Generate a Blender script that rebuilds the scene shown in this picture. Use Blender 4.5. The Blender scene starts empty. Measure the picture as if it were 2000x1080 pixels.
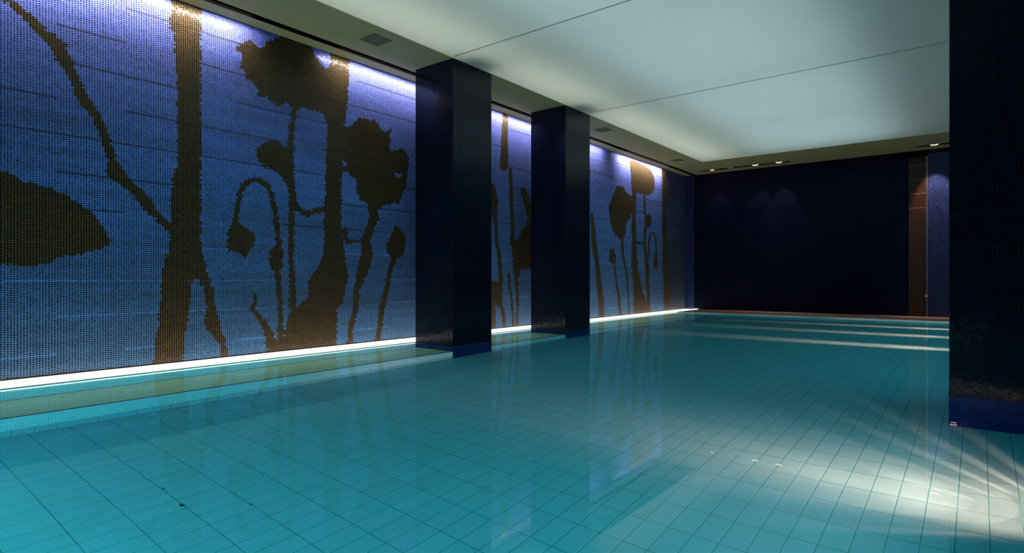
import bpy, bmesh, math, random
import numpy as np
from mathutils import Vector, Matrix
random.seed(4)
SC = bpy.context.scene
C = SC.collection

# ------------------------------------------------------------------ camera, world, exposure
YAW = 0.6676
FPX = 1155.67            # focal length in pixels of the 2000 px wide frame
HOR = 542.5              # row of the horizon
CAMZ = 1.0               # eye height above the water (z = 0 is the water)
cam_d = bpy.data.cameras.new('camera')
cam = bpy.data.objects.new('camera', cam_d); C.objects.link(cam)
cam.location = (0, 0, CAMZ)
cam.rotation_euler = (math.pi / 2, 0, YAW)
cam_d.sensor_width = 36.0
cam_d.lens = FPX / 2000 * 36.0
cam_d.shift_y = (HOR - 540) / 2000
cam_d.clip_start = 0.05
SC.camera = cam

w = bpy.data.worlds.new('world'); SC.world = w
w.use_nodes = True
w.node_tree.nodes['Background'].inputs[0].default_value = (0.02, 0.03, 0.04, 1)
w.node_tree.nodes['Background'].inputs[1].default_value = 0.1

vs = SC.view_settings
SC.display_settings.display_device = 'sRGB'
vs.view_transform = 'Standard'; vs.look = 'None'; vs.exposure = 0.0; vs.gamma = 1.0
vs.use_curve_mapping = False
cy = SC.cycles
cy.use_denoising = True
cy.caustics_reflective = True; cy.caustics_refractive = True
cy.blur_glossy = 1.0
cy.sample_clamp_indirect = 4.0
cy.max_bounces = 12; cy.diffuse_bounces = 5; cy.transmission_bounces = 8; cy.glossy_bounces = 5

# ------------------------------------------------------------------ plan of the place (metres)
HS = 4.22                # underside of the soffit and the stretched ceiling
XM = -7.29               # mural face
XW = -6.846              # water's left edge / back of the columns
XF = -6.045              # pool face of the columns = soffit edge = ledge edge
XR = 0.61                # right pool wall
XP = -0.196              # pool face of the right pillar
YN = 0.2                 # near pool wall
YW = 16.40               # far pool wall
YB = 18.14               # back wall
YSE = 16.23              # far soffit edge
XRW = 3.4                # right wall
YFW = -3.6               # wall behind the camera
DEPTH = 1.18             # pool depth
LEDGE = 0.58             # depth of the underwater ledge
DECK = 0.02
SLOT0, SLOT1 = -7.06, -6.94
COLS = [(6.27, 7.145), (9.28, 10.16)]
PLEN = 0.62              # height of the lighting void above the stretched ceiling

def area(name, loc, rot, sx, sy, watts, col, spread=180):
    d = bpy.data.lights.new(name, 'AREA'); d.shape = 'RECTANGLE'; d.size = sx; d.size_y = sy
    d.energy = watts; d.color = col; d.spread = math.radians(spread)
    o = bpy.data.objects.new(name, d); C.objects.link(o); o.location = loc; o.rotation_euler = rot
    return o

def spot(name, loc, target, watts, col, angle, blend=0.6, rad=0.02, squeeze=1.0):
    d = bpy.data.lights.new(name, 'SPOT'); d.energy = watts; d.color = col
    d.spot_size = math.radians(angle); d.spot_blend = blend; d.shadow_soft_size = rad
    o = bpy.data.objects.new(name, d); C.objects.link(o); o.location = loc
    v = Vector(target) - Vector(loc)
    o.rotation_euler = v.to_track_quat('-Z', 'Y').to_euler()
    o.scale = (squeeze, 1, 1)
    return o

# lamps of the lighting void above the stretched ceiling (they shine down on the membrane)
VOID_WARM = (0.90, 0.92, 0.80)
VOID_COOL = (0.70, 0.88, 0.98)
y0_, y1_ = 0.4, 16.0
for k in range(5):
    ya = y0_ + (y1_ - y0_) * (k + 0.5) / 5
    area('ceiling_void_lamp', (-5.55, ya, HS + PLEN - 0.03), (0, 0, 0), 0.8, 3.0, 28, VOID_WARM)
    area('ceiling_void_lamp', (-2.9, ya, HS + PLEN - 0.03), (0, 0, 0), 3.0, 3.0, 69, VOID_COOL)

# unseen submerged fill lights, added to brighten the pool: near wall, right wall before and beyond the pillar, and under the mural shelf
CYAN = (0.22, 0.95, 1.0)
area('pool_fill_light', (-2.8, YN + 0.01, -0.45), (math.radians(90), 0, 0), 5.6, 0.3, 38, CYAN)
area('pool_fill_light', (XR - 0.01, 3.2, -0.35), (0, math.radians(90), 0), 0.25, 5.0, 27, CYAN, 110)
area('pool_fill_light', (XR - 0.01, 11.8, -0.35), (0, math.radians(90), 0), 0.25, 8.6, 40, CYAN, 110)
area('ledge_fill_light', (XW + 0.02, 8.3, -0.012), (0, math.radians(-15), 0), 0.012, 16.0, 26, (0.95, 1.0, 0.85))  # added fill for the ledge, in place of strip light through the water

# submerged pool lamps in the right pool wall (out of view behind and beside the pillar)
WARM = (1.0, 0.20, 0.13)
POOL_LAMPS = [(4.38, True), (11.55, False), (13.65, False), (15.55, False)]

# ------------------------------------------------------------------ materials
def mat(name):
    m = bpy.data.materials.new(name); m.use_nodes = True
    nt = m.node_tree
    for n in list(nt.nodes):
        if n.type not in ('OUTPUT_MATERIAL', 'BSDF_PRINCIPLED'): nt.nodes.remove(n)
    return m, nt, nt.nodes['Principled BSDF']

def plain(name, col, rough=0.5, metal=0.0, noise=0.0, scale=8.0, spec=0.5):
    m, nt, b = mat(name)
    b.inputs['Base Color'].default_value = (*col, 1)
    b.inputs['Roughness'].default_value = rough; b.inputs['Metallic'].default_value = metal
    b.inputs['Specular IOR Level'].default_value = spec
    if noise:
        tc = nt.nodes.new('ShaderNodeTexCoord')
        n = nt.nodes.new('ShaderNodeTexNoise'); n.inputs['Scale'].default_value = scale; n.inputs['Detail'].default_value = 4
        nt.links.new(tc.outputs['Object'], n.inputs['Vector'])
        mx = nt.nodes.new('ShaderNodeMix'); mx.data_type = 'RGBA'
        mx.inputs['A'].default_value = (*[c * (1 - noise) for c in col], 1)
        mx.inputs['B'].default_value = (*[min(1, c * (1 + noise)) for c in col], 1)
        nt.links.new(n.outputs['Fac'], mx.inputs['Factor'])
        nt.links.new(mx.outputs['Result'], b.inputs['Base Color'])
    return m

def emit(name, col, s):
    m, nt, b = mat(name)
    b.inputs['Base Color'].default_value = (0.8, 0.8, 0.8, 1)
    b.inputs['Emission Color'].default_value = (*col, 1); b.inputs['Emission Strength'].default_value = s
    return m

def mth(nt, op, a, b=None, c=None):
    n = nt.nodes.new('ShaderNodeMath'); n.operation = op
    for i, v in enumerate((a, b, c)):
        if v is None: continue
        if isinstance(v, (int, float)): n.inputs[i].default_value = v
        else: nt.links.new(v, n.inputs[i])
    return n.outputs[0]

def mixc(nt, f, a, b, blend='MIX'):
    n = nt.nodes.new('ShaderNodeMix'); n.data_type = 'RGBA'; n.blend_type = blend
    for k, v in (('Factor', f), ('A', a), ('B', b)):
        if isinstance(v, (int, float)): n.inputs[k].default_value = v
        elif isinstance(v, tuple): n.inputs[k].default_value = (*v, 1)
        else: nt.links.new(v, n.inputs[k])
    return n.outputs['Result']

def mosaic(name, tile, grout, pu, pv, gw=0.13, var=0.35, rough=0.2, tilt=0.05, offu=0.0, offv=0.0,
           slip=0.0, use_attr=None, grout_tint=0.0, tint2=None, spec=0.5, grough=0.7, edge=None, bump=0.3):
    """Grid of glazed tiles from the UV map (UV in metres): own tone and own tiny tilt for every tile."""
    m, nt, b = mat(name)
    uv = nt.nodes.new('ShaderNodeUVMap'); uv.uv_map = 'UVMap'
    sp = nt.nodes.new('ShaderNodeSeparateXYZ'); nt.links.new(uv.outputs[0], sp.inputs[0])
    u = mth(nt, 'DIVIDE', mth(nt, 'SUBTRACT', sp.outputs[0], offu), pu)
    v = mth(nt, 'DIVIDE', mth(nt, 'SUBTRACT', sp.outputs[1], offv), pv)
    iu = mth(nt, 'FLOOR', u)
    if slip:
        wn0 = nt.nodes.new('ShaderNodeTexWhiteNoise'); wn0.noise_dimensions = '1D'
        nt.links.new(iu, wn0.inputs['W'])
        v = mth(nt, 'ADD', v, mth(nt, 'MULTIPLY', wn0.outputs['Value'], slip))
    iv = mth(nt, 'FLOOR', v)
    fu = mth(nt, 'ABSOLUTE', mth(nt, 'SUBTRACT', mth(nt, 'FRACT', u), 0.5))
    fv = mth(nt, 'ABSOLUTE', mth(nt, 'SUBTRACT', mth(nt, 'FRACT', v), 0.5))
    gu = mth(nt, 'GREATER_THAN', fu, 0.5 - gw * 0.5 * min(1, pv / pu if pu > pv * 1.5 else 1))
    gv = mth(nt, 'GREATER_THAN', fv, 0.5 - gw * 0.5 * min(1, pu / pv if pv > pu * 1.5 else 1))
    g = mth(nt, 'MAXIMUM', gu, gv)
    cb = nt.nodes.new('ShaderNodeCombineXYZ'); nt.links.new(iu, cb.inputs[0]); nt.links.new(iv, cb.inputs[1])
    wn = nt.nodes.new('ShaderNodeTexWhiteNoise'); wn.noise_dimensions = '2D'; nt.links.new(cb.outputs[0], wn.inputs['Vector'])
    if use_attr:
        at = nt.nodes.new('ShaderNodeAttribute'); at.attribute_name = use_attr
        base = at.outputs['Color']
    else:
        base = tile
    lo = 1 - var; hi = 1 + var
    k = mth(nt, 'MULTIPLY_ADD', wn.outputs['Value'], hi - lo, lo)
    cc = nt.nodes.new('ShaderNodeCombineColor')
    for i in range(3): nt.links.new(k, cc.inputs[i])
    tcol = mixc(nt, 1.0, base, cc.outputs[0], 'MULTIPLY')
    if tint2:
        nz = nt.nodes.new('ShaderNodeTexNoise'); nz.inputs['Scale'].default_value = 0.6; nz.inputs['Detail'].default_value = 3
        nt.links.new(uv.outputs[0], nz.inputs['Vector'])
        tcol = mixc(nt, mth(nt, 'MULTIPLY', nz.outputs['Fac'], 0.6), tcol, tint2)
    gcol = grout
    if grout_tint:
        gcol = mixc(nt, 1.0, mixc(nt, 1.0, base, (grout_tint * 1.5, grout_tint * 1.05, grout_tint * 0.85), 'MULTIPLY'), grout, 'ADD')
    col = mixc(nt, g, tcol, gcol)
    if edge:  # bevel highlight painted as a lighter stripe along one tile side
        eu = mth(nt, 'GREATER_THAN', mth(nt, 'FRACT', u), 1 - gw * 1.1)
        eu = mth(nt, 'MULTIPLY', eu, mth(nt, 'SUBTRACT', 1.0, g))
        col = mixc(nt, mth(nt, 'MULTIPLY', eu, 0.5), col, edge)
    nt.links.new(col, b.inputs['Base Color'])
    nt.links.new(mth(nt, 'MULTIPLY_ADD', g, grough - rough, rough), b.inputs['Roughness'])
    b.inputs['Specular IOR Level'].default_value = spec
    # tilt of each tile
    geo = nt.nodes.new('ShaderNodeNewGeometry')
    vm = nt.nodes.new('ShaderNodeVectorMath'); vm.operation = 'SUBTRACT'
    nt.links.new(wn.outputs['Color'], vm.inputs[0]); vm.inputs[1].default_value = (0.5, 0.5, 0.5)
    vs_ = nt.nodes.new('ShaderNodeVectorMath'); vs_.operation = 'SCALE'
    nt.links.new(vm.outputs[0], vs_.inputs[0]); vs_.inputs['Scale'].default_value = tilt * 2
    va = nt.nodes.new('ShaderNodeVectorMath'); va.operation = 'ADD'
    nt.links.new(vs_.outputs[0], va.inputs[0]); nt.links.new(geo.outputs['Normal'], va.inputs[1])
    vn = nt.nodes.new('ShaderNodeVectorMath'); vn.operation = 'NORMALIZE'; nt.links.new(va.outputs[0], vn.inputs[0])
    if bump:
        bp = nt.nodes.new('ShaderNodeBump'); bp.inputs['Strength'].default_value = bump
        bp.inputs['Distance'].default_value = 0.002
        nt.links.new(mth(nt, 'SUBTRACT', 1.0, g), bp.inputs['Height'])
        nt.links.new(vn.outputs[0], bp.inputs['Normal'])
        nt.links.new(bp.outputs[0], b.inputs['Normal'])
    else:
        nt.links.new(vn.outputs[0], b.inputs['Normal'])
    return m

M = {}
M['navy'] = mosaic('navy_mosaic', (0.0004, 0.0030, 0.022), (0.003, 0.010, 0.026), 0.0235, 0.0235, gw=0.16, var=0.45, rough=0.14, tilt=0.025, spec=0.32)
M['backtile'] = mosaic('back_wall_mosaic', (0.0007, 0.0028, 0.022), (0.003, 0.007, 0.024), 0.05, 0.05, gw=0.12, var=0.4, rough=0.32, tilt=0.012, spec=0.12)
M['base'] = mosaic('navy_mosaic_lit_copy', (0.001, 0.011, 0.10), (0.004, 0.03, 0.16), 0.0235, 0.0235, gw=0.14, var=0.35, rough=0.25, tilt=0.02, spec=0.2)  # navy column tile again, with underwater light put into a bluer colour
M['blue'] = mosaic('lighter_blue_mosaic', (0.007, 0.022, 0.12), (0.03, 0.04, 0.13), 0.05, 0.05, gw=0.14, var=0.4, rough=0.3, tilt=0.05)
M['mural'] = mosaic('mural_mosaic', None, (0.115, 0.090, 0.048), 0.0245, 0.0225, gw=0.28, var=0.45, rough=0.18, tilt=0.035, spec=0.3,
                    slip=0.9, use_attr='tile_colour', grout_tint=4.9)
M['floor'] = mosaic('pool_floor_tile', (0.15, 0.52, 0.60), (0.03, 0.25, 0.31), 0.148, 0.281, gw=0.045, var=0.035, rough=0.45,
                    tilt=0.0, offu=0.048, offv=1.89, tint2=(0.12, 0.44, 0.53), edge=(0.20, 0.78, 0.84), bump=0)
M['ledge'] = mosaic('pool_ledge_mosaic', (0.50, 0.62, 0.42), (0.30, 0.42, 0.32), 0.0245, 0.0245, gw=0.12, var=0.1, rough=0.4, tilt=0.02)
M['riser'] = mosaic('pool_wall_mosaic', (0.30, 0.80, 0.86), (0.22, 0.66, 0.72), 0.0245, 0.0245, gw=0.12, var=0.06, rough=0.4, tilt=0.02)
M['soffit'] = plain('soffit_paint', (0.62, 0.50, 0.23), 0.7, noise=0.03, scale=2)
M['black'] = plain('black_void', (0.001, 0.001, 0.001), 0.9, spec=0.0)
M['dark_line'] = plain('dark_joint', (0.01, 0.03, 0.08), 0.6)
M['vent'] = plain('vent_grey_green', (0.26, 0.23, 0.10), 0.6)
M['stone'] = plain('pale_stone', (0.8, 0.8, 0.76), 0.5, noise=0.05)
M['deck'] = plain('rose_stone_deck', (0.80, 0.44, 0.36), 0.45, noise=0.35, scale=3)
M['whiteedge'] = plain('white_pool_edge', (0.85, 0.85, 0.82), 0.4)
M['steel'] = plain('brushed_steel', (0.6, 0.6, 0.58), 0.3, metal=1.0)
M['white'] = plain('white_plastic', (0.85, 0.85, 0.82), 0.4)
M['debris'] = plain('dark_scrap', (0.01, 0.05, 0.05), 0.7)
M['darkroom'] = plain('dark_plaster', (0.01, 0.012, 0.02), 0.8)
M['strip'] = emit('strip_diffuser', (1.0, 0.95, 0.86), 1.7)
M['lampwarm'] = emit('warm_lamp_lens', (1.0, 0.62, 0.42), 3.5)
M['lampdim'] = emit('dim_lamp_lens', (1.0, 0.6, 0.45), 0.15)
M['poollens'] = emit('pool_lamp_lens', (1.0, 0.7, 0.5), 4.0)

# translucent stretched ceiling
def membrane():
    m = bpy.data.materials.new('stretched_membrane'); m.use_nodes = True; nt = m.node_tree; nt.nodes.clear()
    out = nt.nodes.new('ShaderNodeOutputMaterial')
    tr = nt.nodes.new('ShaderNodeBsdfTranslucent'); tr.inputs[0].default_value = (0.62, 0.64, 0.62, 1)
    df = nt.nodes.new('ShaderNodeBsdfDiffuse'); df.inputs[0].default_value = (0.72, 0.75, 0.73, 1)
    mx = nt.nodes.new('ShaderNodeMixShader'); mx.inputs[0].default_value = 0.45
    nt.links.new(tr.outputs[0], mx.inputs[1]); nt.links.new(df.outputs[0], mx.inputs[2])
    nt.links.new(mx.outputs[0], out.inputs[0]); return m
M['membrane'] = membrane()
M['seam'] = plain('membrane_seam', (0.27, 0.33, 0.32), 0.6)

def water():
    m = bpy.data.materials.new('pool_water'); m.use_nodes = True; nt = m.node_tree; nt.nodes.clear()
    out = nt.nodes.new('ShaderNodeOutputMaterial')
    fr = nt.nodes.new('ShaderNodeFresnel'); fr.inputs['IOR'].default_value = 1.333
    rf = nt.nodes.new('ShaderNodeBsdfRefraction'); rf.inputs['IOR'].default_value = 1.333
    rf.inputs['Roughness'].default_value = 0.0; rf.inputs['Color'].default_value = (0.70, 0.96, 1.0, 1)
    gl = nt.nodes.new('ShaderNodeBsdfGlossy'); gl.inputs['Roughness'].default_value = 0.0
    gl.inputs['Color'].default_value = (1, 1, 1, 1)
    mx = nt.nodes.new('ShaderNodeMixShader')
    nt.links.new(fr.outputs[0], mx.inputs[0]); nt.links.new(rf.outputs[0], mx.inputs[1]); nt.links.new(gl.outputs[0], mx.inputs[2])
    nt.links.new(mx.outputs[0], out.inputs[0]); return m
M['water'] = water()

# ------------------------------------------------------------------ helpers
def uvbox(bm):
    """UV in metres by the dominant axis of every face (box mapping in world axes)."""
    lay = bm.loops.layers.uv.new('UVMap')
    bm.normal_update()
    for f in bm.faces:
        n = f.normal; a = max(range(3), key=lambda i: abs(n[i]))
        for l in f.loops:
            p = l.vert.co
            l[lay].uv = (p.y, p.z) if a == 0 else ((p.x, p.z) if a == 1 else (p.x, p.y))

def bx(bm, x0, x1, y0, y1, z0, z1, bevel=0):
    r = bmesh.ops.create_cube(bm, size=1)
    vs_ = r['verts']
    for v in vs_:
        v.co = Vector(((x0 + x1) / 2 + v.co.x * (x1 - x0), (y0 + y1) / 2 + v.co.y * (y1 - y0), (z0 + z1) / 2 + v.co.z * (z1 - z0)))
    if bevel:
        es = list({e for v in vs_ for e in v.link_edges})
        bmesh.ops.bevel(bm, geom=es, offset=bevel, segments=2, affect='EDGES', profile=0.6)

def cyl(bm, c, r, h, axis='Z', seg=24, r2=None):
    res = bmesh.ops.create_cone(bm, cap_ends=True, segments=seg, radius1=r, radius2=r if r2 is None else r2, depth=h)
    R = {'Z': Matrix(), 'X': Matrix.Rotation(math.pi / 2, 4, 'Y'), 'Y': Matrix.Rotation(math.pi / 2, 4, 'X')}[axis]
    bmesh.ops.transform(bm, matrix=Matrix.Translation(Vector(c)) @ R, verts=res['verts'])
    return res['verts']

def obj(name, bm, m, parent=None):
    """Link a bmesh (built in world or parent coordinates) as one mesh object."""
    uvbox(bm)
    me = bpy.data.meshes.new(name); bm.to_mesh(me); bm.free()
    o = bpy.data.objects.new(name, me); C.objects.link(o)
    me.materials.append(M[m] if isinstance(m, str) else m)
    if parent: o.parent = parent
    return o

def boxes(name, m, *bs, parent=None, bevel=0):
    bm = bmesh.new()
    for b in bs: bx(bm, *b, bevel=bevel)
    return obj(name, bm, m, parent)

def struct(name, m, *bs, bevel=0):
    o = boxes(name, m, *bs, bevel=bevel); o['kind'] = 'structure'; return o

def tag(o, label, cat, group=None, kind=None):
    o['label'] = label; o['category'] = cat
    if group: o['group'] = group
    if kind: o['kind'] = kind
    return o

def thing(name, label, cat, loc=(0, 0, 0), rot=(0, 0, 0), group=None):
    o = bpy.data.objects.new(name, None); C.objects.link(o); o.empty_display_size = 0.1
    o.location = loc; o.rotation_euler = rot
    return tag(o, label, cat, group)

CS, SN = math.cos(YAW), math.sin(YAW)
def ray(px, py):
    u = px - 1000
    return (u * CS - FPX * SN, u * SN + FPX * CS, HOR - py)
def on_x(px, py, X):
    r = ray(px, py); t = X / r[0]; return (X, r[1] * t, CAMZ + r[2] * t)
def on_z(px, py, Z):
    r = ray(px, py); t = (Z - CAMZ) / r[2]; return (r[0] * t, r[1] * t, Z)
def on_y(px, py, Y):
    r = ray(px, py); t = Y / r[1]; return (r[0] * t, Y, CAMZ + r[2] * t)

# ------------------------------------------------------------------ the shell
TOP = HS + PLEN + 0.1
struct('floor', 'floor', (XF, XR + 0.1, YN - 0.1, YW + 0.1, -DEPTH - 0.1, -DEPTH))
# underwater ledge along the mural with its pale riser and dark edge trim
struct('pool_ledge', 'ledge', (XW, XF - 0.012, YN, YW, -DEPTH - 0.1, -LEDGE))
struct('pool_riser', 'riser', (XF - 0.012, XF, YN, YW, -1.0, -LEDGE - 0.01))
struct('pool_riser_foot', 'floor', (XF - 0.016, XF - 0.004, YN, YW, -DEPTH - 0.1, -1.0))
struct('trim_1', 'dark_line', (XF - 0.03, XF + 0.002, YN, YW, -LEDGE - 0.008, -LEDGE + 0.003))
struct('trim_2', 'dark_line', (XW, XW + 0.012, YN, YW, -LEDGE, -LEDGE + 0.012))
struct('pool_wall_left', 'riser', (XM - 0.01, XW, YN - 0.1, YW + 0.1, -DEPTH - 0.1, -0.003))
struct('pool_wall_far', 'riser', (XM, XR + 0.1, YW, YW + 0.15, -DEPTH - 0.1, 0.0))
struct('pool_wall_near', 'riser', (XM, XR + 0.1, YN - 0.15, YN, -DEPTH - 0.1, 0.0))
struct('pool_wall_right', 'riser', (XR, XR + 0.15, YN, YW, -DEPTH - 0.1, 0.0))
struct('deck_far', 'deck', (XW, XRW, YW + 0.05, YB + 0.1, -0.1, DECK))
struct('trim_3', 'whiteedge', (XW, XR, YW - 0.01, YW + 0.05, -0.05, DECK + 0.004))
struct('deck_near', 'deck', (XW, XRW, YFW, YN, -0.1, DECK), (XM, XW, YFW, -0.51, -0.1, DECK))
struct('deck_right', 'deck', (XR, XRW, YN, YW + 0.05, -0.1, DECK))
# walls
struct('wall_left', 'darkroom', (XM - 0.25, XM - 0.012, YFW - 0.2, YB + 0.2, -0.2, TOP))
struct('wall_back', 'backtile', (XM - 0.25, XRW + 0.2, YB, YB + 0.2, -0.2, TOP))
struct('wall_right', 'darkroom', (XRW, XRW + 0.2, YFW - 0.2, YB + 0.2, -0.2, TOP))
struct('wall_front', 'darkroom', (XM - 0.25, XRW + 0.2, YFW - 0.2, YFW, -0.2, TOP))
# soffits: two long strips beside the slot on the mural side, a far band with two cut-outs, near and right bands
st = 0.08
BS0, BS1 = 17.52, 17.68            # lamp slot in the far soffit (Y range)
xs_a0 = on_z(1366, 341, HS); xs_a1 = on_z(1543.5, 315, HS); xs_b0 = on_z(1790, 285, HS)
k1 = BS0 + 0.08
def x_at(px): r = ray(px, 0); return r[0] / r[1] * k1
XA0, XA1, XB0 = x_at(1367), x_at(1543), x_at(1790)
XB1 = XB0 + 2.4
struct('trim_4', 'soffit', (SLOT1, XF, YFW, YB, HS, HS + st))
struct('trim_5', 'soffit', (XM, SLOT0 - 0.002, YFW, YB, HS, HS + st))
struct('trim_6', 'soffit', (XF, XRW, YSE, BS0, HS, HS + st), (XF, XRW, BS1, YB, HS, HS + st),
       (XF, XA0, BS0, BS1, HS, HS + st), (XA1, XB0, BS0, BS1, HS, HS + st), (XB1, XRW, BS0, BS1, HS, HS + st))
struct('trim_7', 'soffit', (XP, XRW, YFW, YSE, HS, HS + st), (XF, XP, YFW, 0.2, HS, HS + st))
struct('trim_8', 'black', (SLOT0 - 0.002, SLOT0, YFW, YB, HS - 0.002, HS + 0.25), (SLOT1 - 0.002, SLOT1, YFW, YB, HS + 0.001, HS + 0.25),
       (SLOT0 - 0.02, SLOT1 + 0.02, YFW, YB, HS + 0.25, HS + 0.27))
struct('trim_9', 'black', (XF, XB1 + 0.1, BS0 - 0.02, BS1 + 0.02, HS + 0.2, HS + 0.22),
       (XA0, XB1 + 0.1, BS0 - 0.02, BS0, HS + st, HS + 0.2), (XA0, XB1 + 0.1, BS1, BS1 + 0.02, HS + st, HS + 0.2),
       (XA0, XA1, BS1 - 0.003, BS1, HS - 0.001, HS + st), (XB0, XB1, BS1 - 0.003, BS1, HS - 0.001, HS + st),
       (XA0, XA1, BS0, BS0 + 0.003, HS - 0.001, HS + st), (XB0, XB1, BS0, BS0 + 0.003, HS - 0.001, HS + st))
# the void over the membrane
struct('ceiling_slab', 'white', (XM - 0.2, XRW + 0.2, YFW - 0.2, YB + 0.2, TOP - 0.08, TOP))
struct('void_sides', 'white', (XF - 0.04, XF, 0.2, YSE, HS + st, TOP - 0.08), (XP, XP + 0.04, 0.2, YSE, HS + st, TOP - 0.08),
       (XF, XP, 0.16, 0.2, HS + st, TOP - 0.08), (XF, XP, YSE, YSE + 0.04, HS + st, TOP - 0.08))
# beams in the void over the column heads (they shade the membrane there)
for k, (ya, yb) in enumerate(COLS):
    struct('void_beam', 'darkroom', (XF, XF + 0.36, ya + 0.1, yb - 0.1, HS + 0.2, TOP - 0.08))
struct('void_beam', 'darkroom', (XP - 0.4, XP, 6.35, 7.05, HS + 0.2, TOP - 0.08))
# membrane in three sheets with seams between
S1, S2 = 6.24, 10.03
bm = bmesh.new()
g = 0.006
bx(bm, XF, XP, 0.2, YSE, HS + 0.004, HS + 0.006)
o = obj('ceiling', bm, 'membrane'); o['kind'] = 'structure'
struct('trim_10', 'seam', (XF + 0.05, XP, S1 - g, S1 + g, HS - 0.001, HS + 0.0035))
struct('trim_11', 'seam', (XF + 0.05, XP, S2 - g, S2 + g, HS - 0.001, HS + 0.0035))

# ------------------------------------------------------------------ water
bm = bmesh.new()
e_ = 0.006
ring = [(XW, YN), (XR, YN), (XR, 6.26 - e_), (XP - e_, 6.26 - e_), (XP - e_, 7.145 + e_), (XR, 7.145 + e_), (XR, YW), (XW, YW)]
for ya, yb in reversed(COLS):
    ring += [(XW, yb + e_), (XF + e_, yb + e_), (XF + e_, ya - e_), (XW, ya - e_)]
vs_ = [bm.verts.new((p[0], p[1], 0)) for p in ring]
bm.faces.new(vs_); bmesh.ops.triangulate(bm, faces=bm.faces[:])
o = obj('water', bm, 'water')
tag(o, 'still turquoise pool water mirroring the mural and the columns', 'water', kind='stuff')

# ------------------------------------------------------------------ columns
def column(x0, x1, y0, y1, label):
    bm = bmesh.new(); bx(bm, x0, x1, y0, y1, 0.0, HS - 0.0005, bevel=0.004)
    o = obj('column', bm, 'navy')
    b = boxes('column_foot_lit', 'base', (x0, x1 + 0.003, y0 - 0.002, y1 + 0.002, -DEPTH, -0.0005) if x1 < -1 else (x0 - 0.003, x1, y0 - 0.002, y1, -DEPTH, -0.0005), parent=o); b['label'] = 'submerged foot of the column, underwater light put into its bluer colour'
    tag(o, label, 'column', 'square mosaic columns standing in the pool')
    return o
column(XW, XF, *COLS[0], 'nearer of the two navy mosaic columns on the mural side')
column(XW, XF, *COLS[1], 'farther of the two navy mosaic columns on the mural side')
pil = column(XP, XR - 0.001, 6.26, 7.145, 'almost black mosaic pillar standing in the water at the right edge')

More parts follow.
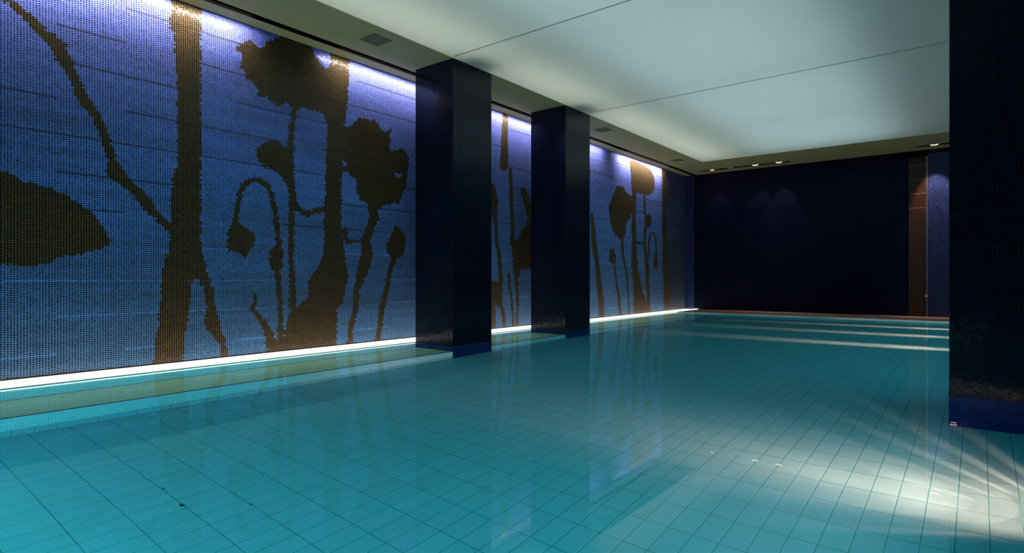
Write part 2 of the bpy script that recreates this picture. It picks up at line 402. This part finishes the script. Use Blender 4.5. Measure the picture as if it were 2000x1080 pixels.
# ------------------------------------------------------------------ mural
A = (0, 0, 2.7); B = (400, 0, 2.7); CC = (0, 380, 2.348); D = (400, 380, 2.7); EE = (560, 100, 3.0); F = (400, 240, 3.375)
G = (940, 180, 4.5); H = (940, 410, 4.5); I = (1140, 260, 5.4); J = (1140, 430, 5.4); P = (0, 0, 1.0)
polys = [  # (crop origin and scale, outline): dark plant shapes of the mosaic picture
 (P, [(335,-60),(335,0),(333,22),(332,52),(339,67),(343,111),(346,178),(347,260),(347,319),(335,356),(333,400),(336,444),(332,478),(319,512),
      (315,563),(309,635),(303,657),(301,712),(358,712),(362,653),(370,601),(375,552),(383,547),(392,552),(398,567),(402,601),(400,635),(415,654),
      (428,673),(430,700),(446,700),(441,669),(430,639),(424,610),(415,565),(404,528),(402,510),(398,499),(390,474),(392,444),(393,400),(393,10),(393,-40)]),
 (P, [(-400,300),(-150,305),(0,331),(19,335),(41,352),(59,357),(96,367),(126,381),(141,388),(183,418),(204,448),(219,478),(213,482),(170,492),
      (124,503),(85,514),(55,520),(0,517),(-150,520),(-400,500)]),
 (B, [(240,215),(185,230),(165,262),(195,300),(185,350),(215,385),(215,420),(260,435),(280,480),(270,505),(320,505),(340,530),(380,560),(440,540),
      (455,570),(510,570),(530,575),(600,585),(640,620),(655,700),(700,560),(700,380),(665,330),(650,365),(620,350),(600,320),(560,240),(480,190),(380,190),(300,250)]),
 (P, [(646,90),(683,100),(681,180),(678,222),(674,244),(670,307),(668,333),(667,367),(666,433),(667,439),(674,502),(680,539),(674,573),(670,593),
      (659,602),(658,639),(658,690),(530,700),(541,676),(556,654),(563,617),(589,591),(602,580),(602,554),(609,536),(622,521),(630,498),(633,454),
      (633,417),(635,380),(635,367),(637,300),(640,240),(632,223),(610,215),(592,210),(600,190),(640,180)]),
 (B, [(265,790),(300,755),(345,742),(390,750),(430,780),(455,800),(455,930),(400,915),(350,890),(310,880),(280,840)]),
 (P, [(528,487),(545,476),(553,487),(552,530),(543,534),(530,527),(526,510)]),
 (F, [(190,655),(230,655),(270,690),(310,710),(325,760),(325,820),(290,850),(265,890),(230,860),(190,850),(150,840),(145,740),(165,680)]),
 (EE, [(345,450),(390,440),(430,385),(470,410),(520,400),(550,460),(580,470),(600,455),(612,480),(605,530),(590,570),(640,585),(690,570),(715,620),
       (715,680),(700,760),(690,830),(670,890),(640,895),(600,900),(560,915),(520,935),(490,920),(470,880),(430,870),(410,830),(415,790),(390,740),
       (340,700),(310,700),(320,690),(325,600)]),
 (D, [(1000,165),(1035,185),(1060,210),(1055,300),(1030,335),(985,340),(965,310),(955,280),(975,230),(990,190)]),
 (G, [(60,780),(125,820),(135,900),(150,960),(140,1090),(60,1090)]),
 (G, [(360,840),(400,860),(430,950),(445,1090),(400,1090),(375,980),(345,880)]),
 (H, [(400,-10),(520,0),(560,300),(500,510),(345,520),(340,560),(325,600),(330,800),(330,1030),(305,1030),(305,700),(280,560),(275,480),(275,400),
      (260,300),(290,250),(320,270),(350,190),(390,140),(415,80)]),
 (H, [(70,620),(180,640),(190,840),(210,900),(215,1040),(190,1040),(170,880),(130,830),(125,1040),(70,1040)]),
 (I, [(485,290),(560,300),(640,340),(700,390),(745,450),(750,520),(745,600),(700,650),(650,655),(600,640),(555,620),(550,700),(555,1090),(510,1090),
      (510,900),(515,700),(500,500)]),
 (I, [(645,880),(690,850),(725,880),(715,960),(690,1000),(650,1000)]),
 (I, [(345,560),(420,560),(450,620),(500,670),(520,780),(500,880),(450,950),(440,1080),(400,1140),(370,1110),(330,1060),(290,980),(275,850),(260,770),(300,680),(330,620)]),
 (J, [(505,-10),(510,250),(500,450),(520,650),(530,1010),(710,1010),(610,700),(570,500),(555,300),(550,-10)]),
 (J, [(740,370),(785,370),(785,480),(760,550),(735,470)]),
 (J, [(270,320),(320,290),(345,380),(335,460),(290,470),(270,400)]),
]
holes = [(EE, [(625,715),(670,710),(675,735),(650,745)]), (EE, [(325,640),(355,665),(335,675),(320,650)]), (B, [(600,300),(655,320),(658,350),(630,355)])]
strokes = [  # (crop, points with width in crop pixels)
 (A, [(20,-20,42),(130,75,42),(240,185,52),(305,240,80),(330,300,75),(370,370,45),(420,480,58),(450,540,58),(500,600,48),(540,690,48),(570,770,42),(590,840,50),(600,900,90),(660,960,55),(740,1030,55),(790,1080,48)]),
 (CC, [(620,-5,36),(700,80,36),(790,165,36)]),
 (P, [(582,190,14),(577,202,12),(574,226,11),(570,252,11),(566,293,14),(566,344,16),(571,374,13),(570,402,12),(568,493,11),(570,528,11),(572,600,16)]),
 (F, [(500,310,50),(550,380,45),(590,500,35),(600,560,35),(675,600,32)]),
 (D, [(480,60,30),(520,100,28),(560,95,26),(640,70,30)]),
 (F, [(205,670,34),(210,560,32),(235,460,34),(270,395,34),(340,372,34),(400,400,36),(440,470,36),(460,560,34),(475,680,34),(492,800,34)]),
 (D, [(385,400,28),(395,560,26),(400,700,28),(405,830,50)]),
 (D, [(262,530,14),(268,575,18),(245,600,18)]), (D, [(245,600,18),(300,660,30),(335,720,45),(350,780,60),(360,830,60)]),
 (D, [(880,60,40),(895,120,50),(870,180,45),(850,250,50),(855,310,64),(840,370,65),(820,440,50),(800,500,30),(795,600,28),(770,700,28),(762,810,28)]),
 (D, [(740,190,30),(748,250,24),(800,245,20),(850,240,20)]),
 (D, [(1000,340,28),(970,420,25),(960,500,28),(935,590,28),(925,680,26),(905,790,30)]),
 (G, [(212,150,44),(205,420,60),(200,650,72)]), (G, [(255,675,34),(262,850,32),(268,1090,34)]),
 (H, [(270,-5,36),(275,150,34),(270,300,36)]), (H, [(115,-5,48),(130,150,35),(130,260,34),(155,380,34),(165,500,34),(170,640,40)]),
 (H, [(240,560,24),(250,700,20),(270,800,20),(282,1040,25)]),
 (I, [(640,660,20),(645,850,20)]), (J, [(655,60,28),(640,200,22),(650,330,28),(670,480,48),(670,620,34),(680,800,40),(690,1000,44)]),
 (J, [(405,150,28),(410,330,28),(430,450,24),(460,600,18),(478,1000,20)]),
 (I, [(850,370,50),(850,700,42),(850,1085,45)]), (J, [(850,-5,45),(860,300,50),(860,500,60),(880,760,60),(890,1000,60)]),
 (J, [(690,400,16),(685,250,16),(700,150,16),(735,130,16),(760,200,16),(766,380,16)]), (J, [(550,235,30),(635,250,30)]),
 (J, [(325,470,20),(345,650,20),(370,800,28),(388,1000,34)]),
 (J, [(95,-5,35),(110,250,55),(140,450,50),(160,650,55),(185,850,62),(190,1060,62)]), (I, [(85,850,18),(95,1085,35)]),
]
PU, PV = 0.0245, 0.0225
Y0M, Y1M = -2.45, YB
nu = int(round((Y1M - Y0M) / PU)); nv = int((HS - DECK) / PV)
Z0M = HS - nv * PV
yc = Y0M + (np.arange(nu) + 0.5) * PU; zc = Z0M + (np.arange(nv) + 0.5) * PV
YY, ZZ = np.meshgrid(yc, zc)                    # rows = z
rng = np.random.default_rng(3)
Yj = YY + rng.uniform(-0.55, 0.55, YY.shape) * PU; Zj = ZZ + rng.uniform(-0.55, 0.55, YY.shape) * PV
# world point of the wall -> picture coordinates of the tracing
dd = (-XM) * SN + Yj * CS
PX = 1000 + FPX * (XM * CS + Yj * SN) / np.maximum(dd, 0.3); PY = HOR - FPX * (Zj - CAMZ) / np.maximum(dd, 0.3)
mask = np.zeros(YY.shape, bool)
def inpoly(poly):
    r = np.zeros(PX.shape, bool); n = len(poly)
    for i in range(n):
        x1, y1 = poly[i]; x2, y2 = poly[(i + 1) % n]
        if y1 == y2: continue
        c = ((y1 > PY) != (y2 > PY)) & (PX < (x2 - x1) * (PY - y1) / (y2 - y1) + x1)
        r ^= c
    return r
def ragged(pts, amp=1.0):
    r_ = random.Random(7); out = []
    for i in range(len(pts)):
        a, b = pts[i], pts[(i + 1) % len(pts)]
        n = max(1, int(math.hypot(b[0] - a[0], b[1] - a[1]) / 4))
        for k in range(n):
            t = k / n; out.append((a[0] + (b[0] - a[0]) * t + r_.uniform(-amp, amp), a[1] + (b[1] - a[1]) * t + r_.uniform(-amp, amp)))
    return out
def conv(cr, pts): return [(cr[0] + p[0] / cr[2], cr[1] + p[1] / cr[2]) for p in pts]
valid = dd > 0.4
for cr, pl in polys: mask |= inpoly(ragged(conv(cr, pl), 2.6 if len(pl) > 26 and cr is not P else 1.0))
for cr, pl in holes: mask &= ~inpoly(conv(cr, pl))
for cr, pts in strokes:
    q = conv(cr, pts)
    for (a, b, pa, pb) in zip(q[:-1], q[1:], pts[:-1], pts[1:]):
        ax, ay = a; bx_, by_ = b
        L2 = (bx_ - ax) ** 2 + (by_ - ay) ** 2
        t = np.clip(((PX - ax) * (bx_ - ax) + (PY - ay) * (by_ - ay)) / L2, 0, 1)
        dist = np.hypot(PX - ax - t * (bx_ - ax), PY - ay - t * (by_ - ay))
        wd = (pa[2] + (pb[2] - pa[2]) * t) / cr[2] / 2
        mask |= dist < wd
mask &= valid
# sky of the picture: violet blue above, greener blue below, with faint darker drifts and sheet joints
hz = (ZZ - Z0M) / (HS - Z0M)
lo = np.array([0.006, 0.044, 0.118]); mid = np.array([0.014, 0.058, 0.22]); hi = np.array([0.038, 0.064, 0.32])
sky = np.where(hz[..., None] < 0.5, lo + (mid - lo) * (hz[..., None] * 2), mid + (hi - mid) * (hz[..., None] * 2 - 1))
def smooth(shape, sy, sz):
    gy, gz = max(2, int(shape[1] / sy)) + 2, max(2, int(shape[0] / sz)) + 2
    gr = rng.uniform(-1, 1, (gz, gy))
    xi = np.linspace(0, gy - 1.001, shape[1]); zi = np.linspace(0, gz - 1.001, shape[0])
    x0 = xi.astype(int); z0 = zi.astype(int); fx = xi - x0; fz = (zi - z0)[:, None]
    a = gr[z0][:, x0]; b = gr[z0][:, x0 + 1]; c = gr[z0 + 1][:, x0]; d = gr[z0 + 1][:, x0 + 1]
    return (a * (1 - fx) + b * fx) * (1 - fz) + (c * (1 - fx) + d * fx) * fz
var = 1 + 0.18 * smooth(YY.shape, 60, 14) + 0.22 * smooth(YY.shape, 45, 2.2)
sky = sky * np.where(PX > 1296, 0.3, 1.0)[..., None]   # unlit far end: shade painted into the tile colour
sky = sky * var[..., None] * rng.uniform(0.75, 1.25, YY.shape)[..., None]
dark = np.array([0.008, 0.0048, 0.002]) * rng.uniform(0.5, 1.6, YY.shape)[..., None]
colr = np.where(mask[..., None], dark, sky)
rowk = np.round((ZZ[:, 0] - (CAMZ + 1.44)) / PV).astype(int)
for k in range(-6, 6):
    i = int(round((CAMZ + 1.44 + 0.37 * k - Z0M) / PV))
    if 0 <= i < nv:
        seg = smooth((1, nu), 1, 30)[0] if False else np.repeat(rng.uniform(0, 1, nu // 25 + 1), 25)[:nu]
        f = np.where(seg > 0.45, 0.35 if k > -3 else 1.7, 1.0)
        colr[i] *= f[:, None]
colr = np.clip(colr, 0, 1)
# tile-sized faces
vy = Y0M + np.arange(nu + 1) * PU; vz = Z0M + np.arange(nv + 1) * PV
VY, VZ = np.meshgrid(vy, vz)
co = np.stack([np.full(VY.shape, XM), VY, VZ], -1).reshape(-1, 3).astype(np.float32)
ii, jj = np.meshgrid(np.arange(nu), np.arange(nv))
a0 = (jj * (nu + 1) + ii); idx = np.stack([a0, a0 + 1, a0 + nu + 2, a0 + nu + 1], -1).reshape(-1).astype(np.int32)
me = bpy.data.meshes.new('mosaic_mural')
nf = nu * nv
me.vertices.add(len(co)); me.vertices.foreach_set('co', co.ravel())
me.loops.add(nf * 4); me.loops.foreach_set('vertex_index', idx)
me.polygons.add(nf); me.polygons.foreach_set('loop_start', np.arange(0, nf * 4, 4, dtype=np.int32))
me.update(calc_edges=True)
uvl = me.uv_layers.new(name='UVMap')
uvs = co[idx][:, 1:3].copy(); uvs[:, 0] -= Y0M; uvs[:, 1] -= Z0M
uvl.data.foreach_set('uv', uvs.ravel().astype(np.float32))
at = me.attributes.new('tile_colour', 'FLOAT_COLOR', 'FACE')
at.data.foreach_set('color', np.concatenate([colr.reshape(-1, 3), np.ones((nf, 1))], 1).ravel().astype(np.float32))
me.materials.append(M['mural']); me.validate()
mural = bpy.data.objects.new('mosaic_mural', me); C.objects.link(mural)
tag(mural, 'long blue glass mosaic mural of dark plant and poppy silhouettes on the left wall', 'mural')
# continuation of the plain tiles to the wall behind the camera
struct('trim_12', 'navy', (XM - 0.012, XM, YFW, Y0M, DECK, HS))

# glowing shelf between mural foot and water
t = thing('light_strip', 'white glowing light strip along the foot of the mural at the water', 'light', (0, 0, 0))
boxes('housing', 'stone', (XM - 0.011, XW - 0.003, -0.5, YB - 0.002, -0.002, DECK - 0.012), parent=t)
boxes('diffuser', 'strip', (XM + 0.012, XW - 0.02, -0.48, YB - 0.03, DECK - 0.012, DECK), parent=t)

# ------------------------------------------------------------------ wall-washing lamps in the slot above the mural
def washer(ya, yb, watts, label):
    t = thing('linear_lamp', label, 'lamp', (-6.99, (ya + yb) / 2, HS + 0.012), group='linear lamps hidden in the slot above the mural')
    L = yb - ya
    boxes('housing', 'black', (-0.03, 0.03, -L / 2, L / 2, 0.014, 0.07), (0.016, 0.03, -L / 2, L / 2, -0.008, 0.014), parent=t)
    l = area('lamp_light', (0.0, 0, 0.0), (0, math.radians(62), 0), 0.024, L, watts * L, (1.0, 0.93, 0.82), 115)
    l.parent = t
    return t
washer(-2.0, 3.75, 7.5, 'long linear lamp in the slot above the thick plant stem, nearest to the camera')
washer(5.05, 7.4, 5.5, 'linear lamp just before the nearer column')
washer(8.4, 12.75, 5.5, 'linear lamp between and beyond the two columns')
washer(13.7, 16.3, 12, 'brightest linear lamp, near the far corner')

# ------------------------------------------------------------------ soffit vents
def vent(px0, py0, px1, py1, label):
    cx, cyy, _ = on_z((px0 + px1) / 2, (py0 + py1) / 2, HS)
    t = thing('air_vent', label, 'vent', (cx, cyy, HS), group='square vents in the soffit')
    s = 0.155
    boxes('vent_frame', 'vent', (-s, s, -s, -s + 0.02, -0.008, -0.0005), (-s, s, s - 0.02, s, -0.008, -0.0005),
          (-s, -s + 0.02, -s + 0.02, s - 0.02, -0.008, -0.0005), (s - 0.02, s, -s + 0.02, s - 0.02, -0.008, -0.0005), parent=t)
    boxes('vent_grille', 'vent', (-s + 0.02, s - 0.02, -s + 0.02, s - 0.02, -0.003, -0.0005),
          *[(-s + 0.02, s - 0.02, -s + 0.03 + i * 0.022, -s + 0.04 + i * 0.022, -0.007, -0.003) for i in range(13)], parent=t)
vent(700, 76, 768, 79, 'square soffit vent in front of the nearer column')
vent(1160, 253, 1195, 253, 'square soffit vent just beyond the farther column')
vent(1310, 313, 1336, 313, 'small looking square soffit vent near the far corner')

# ------------------------------------------------------------------ recessed downlights in the far slot
def downlight(px, on, label, tx=0.0, watts=0):
    x = x_at(px)
    t = thing('downlight', label, 'lamp', (x, k1, HS + 0.02), group='recessed downlights in the far soffit')
    bm = bmesh.new(); cyl(bm, (0, 0, 0.03), 0.055, 0.1); obj('lamp_body', bm, 'black', t)
    bm = bmesh.new()
    r = bmesh.ops.create_uvsphere(bm, u_segments=24, v_segments=12, radius=0.09)
    bmesh.ops.transform(bm, matrix=Matrix.Translation((0, 0, 0.002)) @ Matrix.Diagonal((1.0, 0.55, 0.35, 1)), verts=r['verts'])
    for f in bm.faces: f.smooth = True
    obj('lens', bm, 'lampwarm' if on else 'lampdim', t)
    if watts:
        spot('downlight_beam', (x, k1 + 0.0, HS - 0.07), (x + tx, YB, 2.6), watts, (1.0, 0.72, 0.55), 50)
downlight(1391, True, 'glowing recessed downlight nearest the mural corner', watts=20)
downlight(1427, False, 'dim recessed downlight, second from the mural corner')
downlight(1475, True, 'glowing recessed downlight, third from the mural corner', watts=35)
downlight(1521, True, 'glowing recessed downlight at the right end of the left slot', watts=60)
downlight(1825, True, 'glowing recessed downlight beside the right pillar', watts=190)

# little white sensor on the soffit corner, small white fitting on the far deck
p = on_z(1361, 339.5, HS)
bm = bmesh.new(); cyl(bm, (p[0], p[1], HS - 0.012), 0.035, 0.024); obj('sensor', bm, 'white')
tag(bpy.data.objects['sensor'], 'tiny white round sensor on the soffit at the far corner', 'sensor')
p = on_z(1351, 605, DECK)
bm = bmesh.new(); bx(bm, p[0] - 0.07, p[0] + 0.09, YB - 0.12, YB - 0.004, DECK, DECK + 0.03, bevel=0.01); o = obj('floor_fitting', bm, 'white')
tag(o, 'small white fitting on the far deck beside the mural corner', 'fitting')

# tall bronze door and the paler tile field beside it
r0, r1 = ray(1775, 0), ray(1811, 0)
xd0, xd1 = r0[0] / r0[1] * (YB - 0.03), r1[0] / r1[1] * (YB - 0.03)
M['door'] = plain('bronze_brown_panel', (0.045, 0.018, 0.010), 0.35, noise=0.3, scale=2, spec=0.4)
M['doorline'] = plain('pale_joint', (0.30, 0.17, 0.10), 0.5)
d = boxes('door_1', 'door', (xd0, xd1 - 0.015, YB - 0.04, YB - 0.001, DECK, 4.05)); d['kind'] = 'structure'
boxes('door_joint', 'doorline', *[(xd0 + 0.01, xd1 - 0.02, YB - 0.043, YB - 0.04, z, z + 0.012) for z in (2.76, 3.12, 3.48, 3.84)], parent=d)
boxes('door_edge', 'steel', (xd1 - 0.015, xd1, YB - 0.055, YB - 0.001, DECK, 4.05), parent=d)
hp = on_y(1809, 578, YB - 0.06)
bm = bmesh.new(); cyl(bm, (hp[0], YB - 0.07, hp[2]), 0.028, 0.05, 'Y'); obj('door_handle', bm, 'white', d)
struct('trim_13', 'blue', (xd1 + 0.002, XRW, YB - 0.02, YB - 0.001, DECK, 4.12))
# pale blue end strip next to the mural corner
struct('trim_14', 'blue', (XM + 0.002, XM + 0.28, YB - 0.02, YB - 0.001, DECK, 4.2))

# skimmer mouths in the far pool edge
def skimmer(px, label, w_=0.24):
    r = ray(px, 0); x = r[0] / r[1] * YW
    t = thing('skimmer', label, 'skimmer', (x, YW - 0.012, -0.02), group='skimmer mouths in the far pool edge')
    boxes('mouth', 'black', (-w_, w_, -0.012, 0.0, -0.05, 0.012), parent=t)
    boxes('skimmer_frame', 'dark_line', (-w_ - 0.02, w_ + 0.02, -0.016, 0, 0.012, 0.022), (-w_ - 0.02, -w_, -0.016, 0, -0.06, 0.012),
          (w_, w_ + 0.02, -0.016, 0, -0.06, 0.012), parent=t)
skimmer(1433, 'dark skimmer mouth in the far pool edge nearer the mural')
skimmer(1591, 'dark skimmer mouth in the middle of the far pool edge')

# white marker plates on the submerged foot of the right pillar
t = thing('corner_clip', 'small white metal clip on the submerged foot of the right pillar', 'clip', (XP + 0.03, 6.262, -DEPTH + 0.03))
boxes('clip_plate', 'white', (-0.025, 0.022, -0.012, -0.002, 0.0, 0.028), parent=t)
boxes('clip_plate', 'white', (-0.018, 0.018, -0.012, -0.002, 0.075, 0.10), parent=t)

# scraps on the pool floor
def under(px, py, dep=DEPTH):
    r = Vector(ray(px, py)); t_ = -CAMZ / r[2]; p = Vector((0, 0, CAMZ)) + r * t_
    n = r.normalized(); h = Vector((n.x, n.y)) / 1.333; z = -math.sqrt(1 - h.length_squared)
    k = dep / -z
    return p.x + h.x * k, p.y + h.y * k
for (px, py, s, lab) in [(355, 987, 0.018, 'dark leaf scrap on the pool floor, largest of three at lower left'),
                         (319, 954, 0.011, 'tiny dark scrap on the pool floor, farthest to the left'),
                         (490, 985, 0.011, 'tiny dark scrap on the pool floor lying on a bright tile joint')]:
    x, y = under(px, py)
    bm = bmesh.new()
    r = bmesh.ops.create_icosphere(bm, subdivisions=2, radius=s)
    for v in r['verts']: v.co.x *= 1.3 + 0.4 * math.sin(v.co.y * 300); v.co.y *= 0.7; v.co.z *= 0.2
    bmesh.ops.transform(bm, matrix=Matrix.Translation((x, y, -DEPTH + s * 0.2)), verts=r['verts'])
    o = obj('leaf_scrap', bm, 'debris'); tag(o, lab, 'debris', 'scraps on the pool floor')

# ------------------------------------------------------------------ submerged pool lamps
def pool_lamp(y, fan, label):
    z = -0.62 if not fan else -0.75
    t = thing('pool_lamp', label, 'lamp', (XR, y, z), group='submerged lamps in the right pool wall')
    bm = bmesh.new(); cyl(bm, (-0.01, 0, 0), 0.10, 0.02, 'X', 32); obj('trim_ring', bm, 'steel', t)
    bm = bmesh.new(); cyl(bm, (-0.022, 0, 0), 0.075, 0.006, 'X', 32); obj('lens', bm, 'poollens', t)
    if fan:
        for a, pw, ang in FAN:
            tx = XR - math.cos(math.radians(a)) * 1.3; ty = y + math.sin(math.radians(a)) * 1.3
            spot('pool_lamp_beam', (XR - 0.05, y, -DEPTH + 0.22), (tx, ty, -DEPTH), pw, WARM, ang, 1.0, 0.008, 0.22)
        for tx, pw, ang in ((-0.2, 300, 100), (-1.2, 620, 56), (-2.3, 850, 30)):
            spot('pool_lamp_beam', (XR - 0.05, y, z), (tx, y + 0.35, -DEPTH), pw, WARM, ang, 1.0, 0.05)
    else:
        spot('pool_lamp_beam', (XR - 0.05, y, z), (XR - 1.3, y - 0.01, -DEPTH), 3200, WARM, 44, 1.0, 0.05, 0.5)
        spot('pool_lamp_beam', (XR - 0.05, y, z), (XR - 3.4, y - 0.03, -DEPTH), 3600, WARM, 15, 1.0, 0.05, 0.9)
FAN = [(-24, 90, 26), (-10, 130, 26), (5, 150, 26), (20, 190, 26), (34, 230, 26), (46, 400, 26), (57, 420, 26), (68, 330, 26)]
for (y, fan), lab in zip(POOL_LAMPS, ['round submerged lamp nearest the camera, fanning light over the floor', 'first round submerged lamp beyond the right pillar',
                                      'second round submerged lamp beyond the right pillar', 'round submerged lamp nearest the far deck']):
    pool_lamp(y, fan, lab)
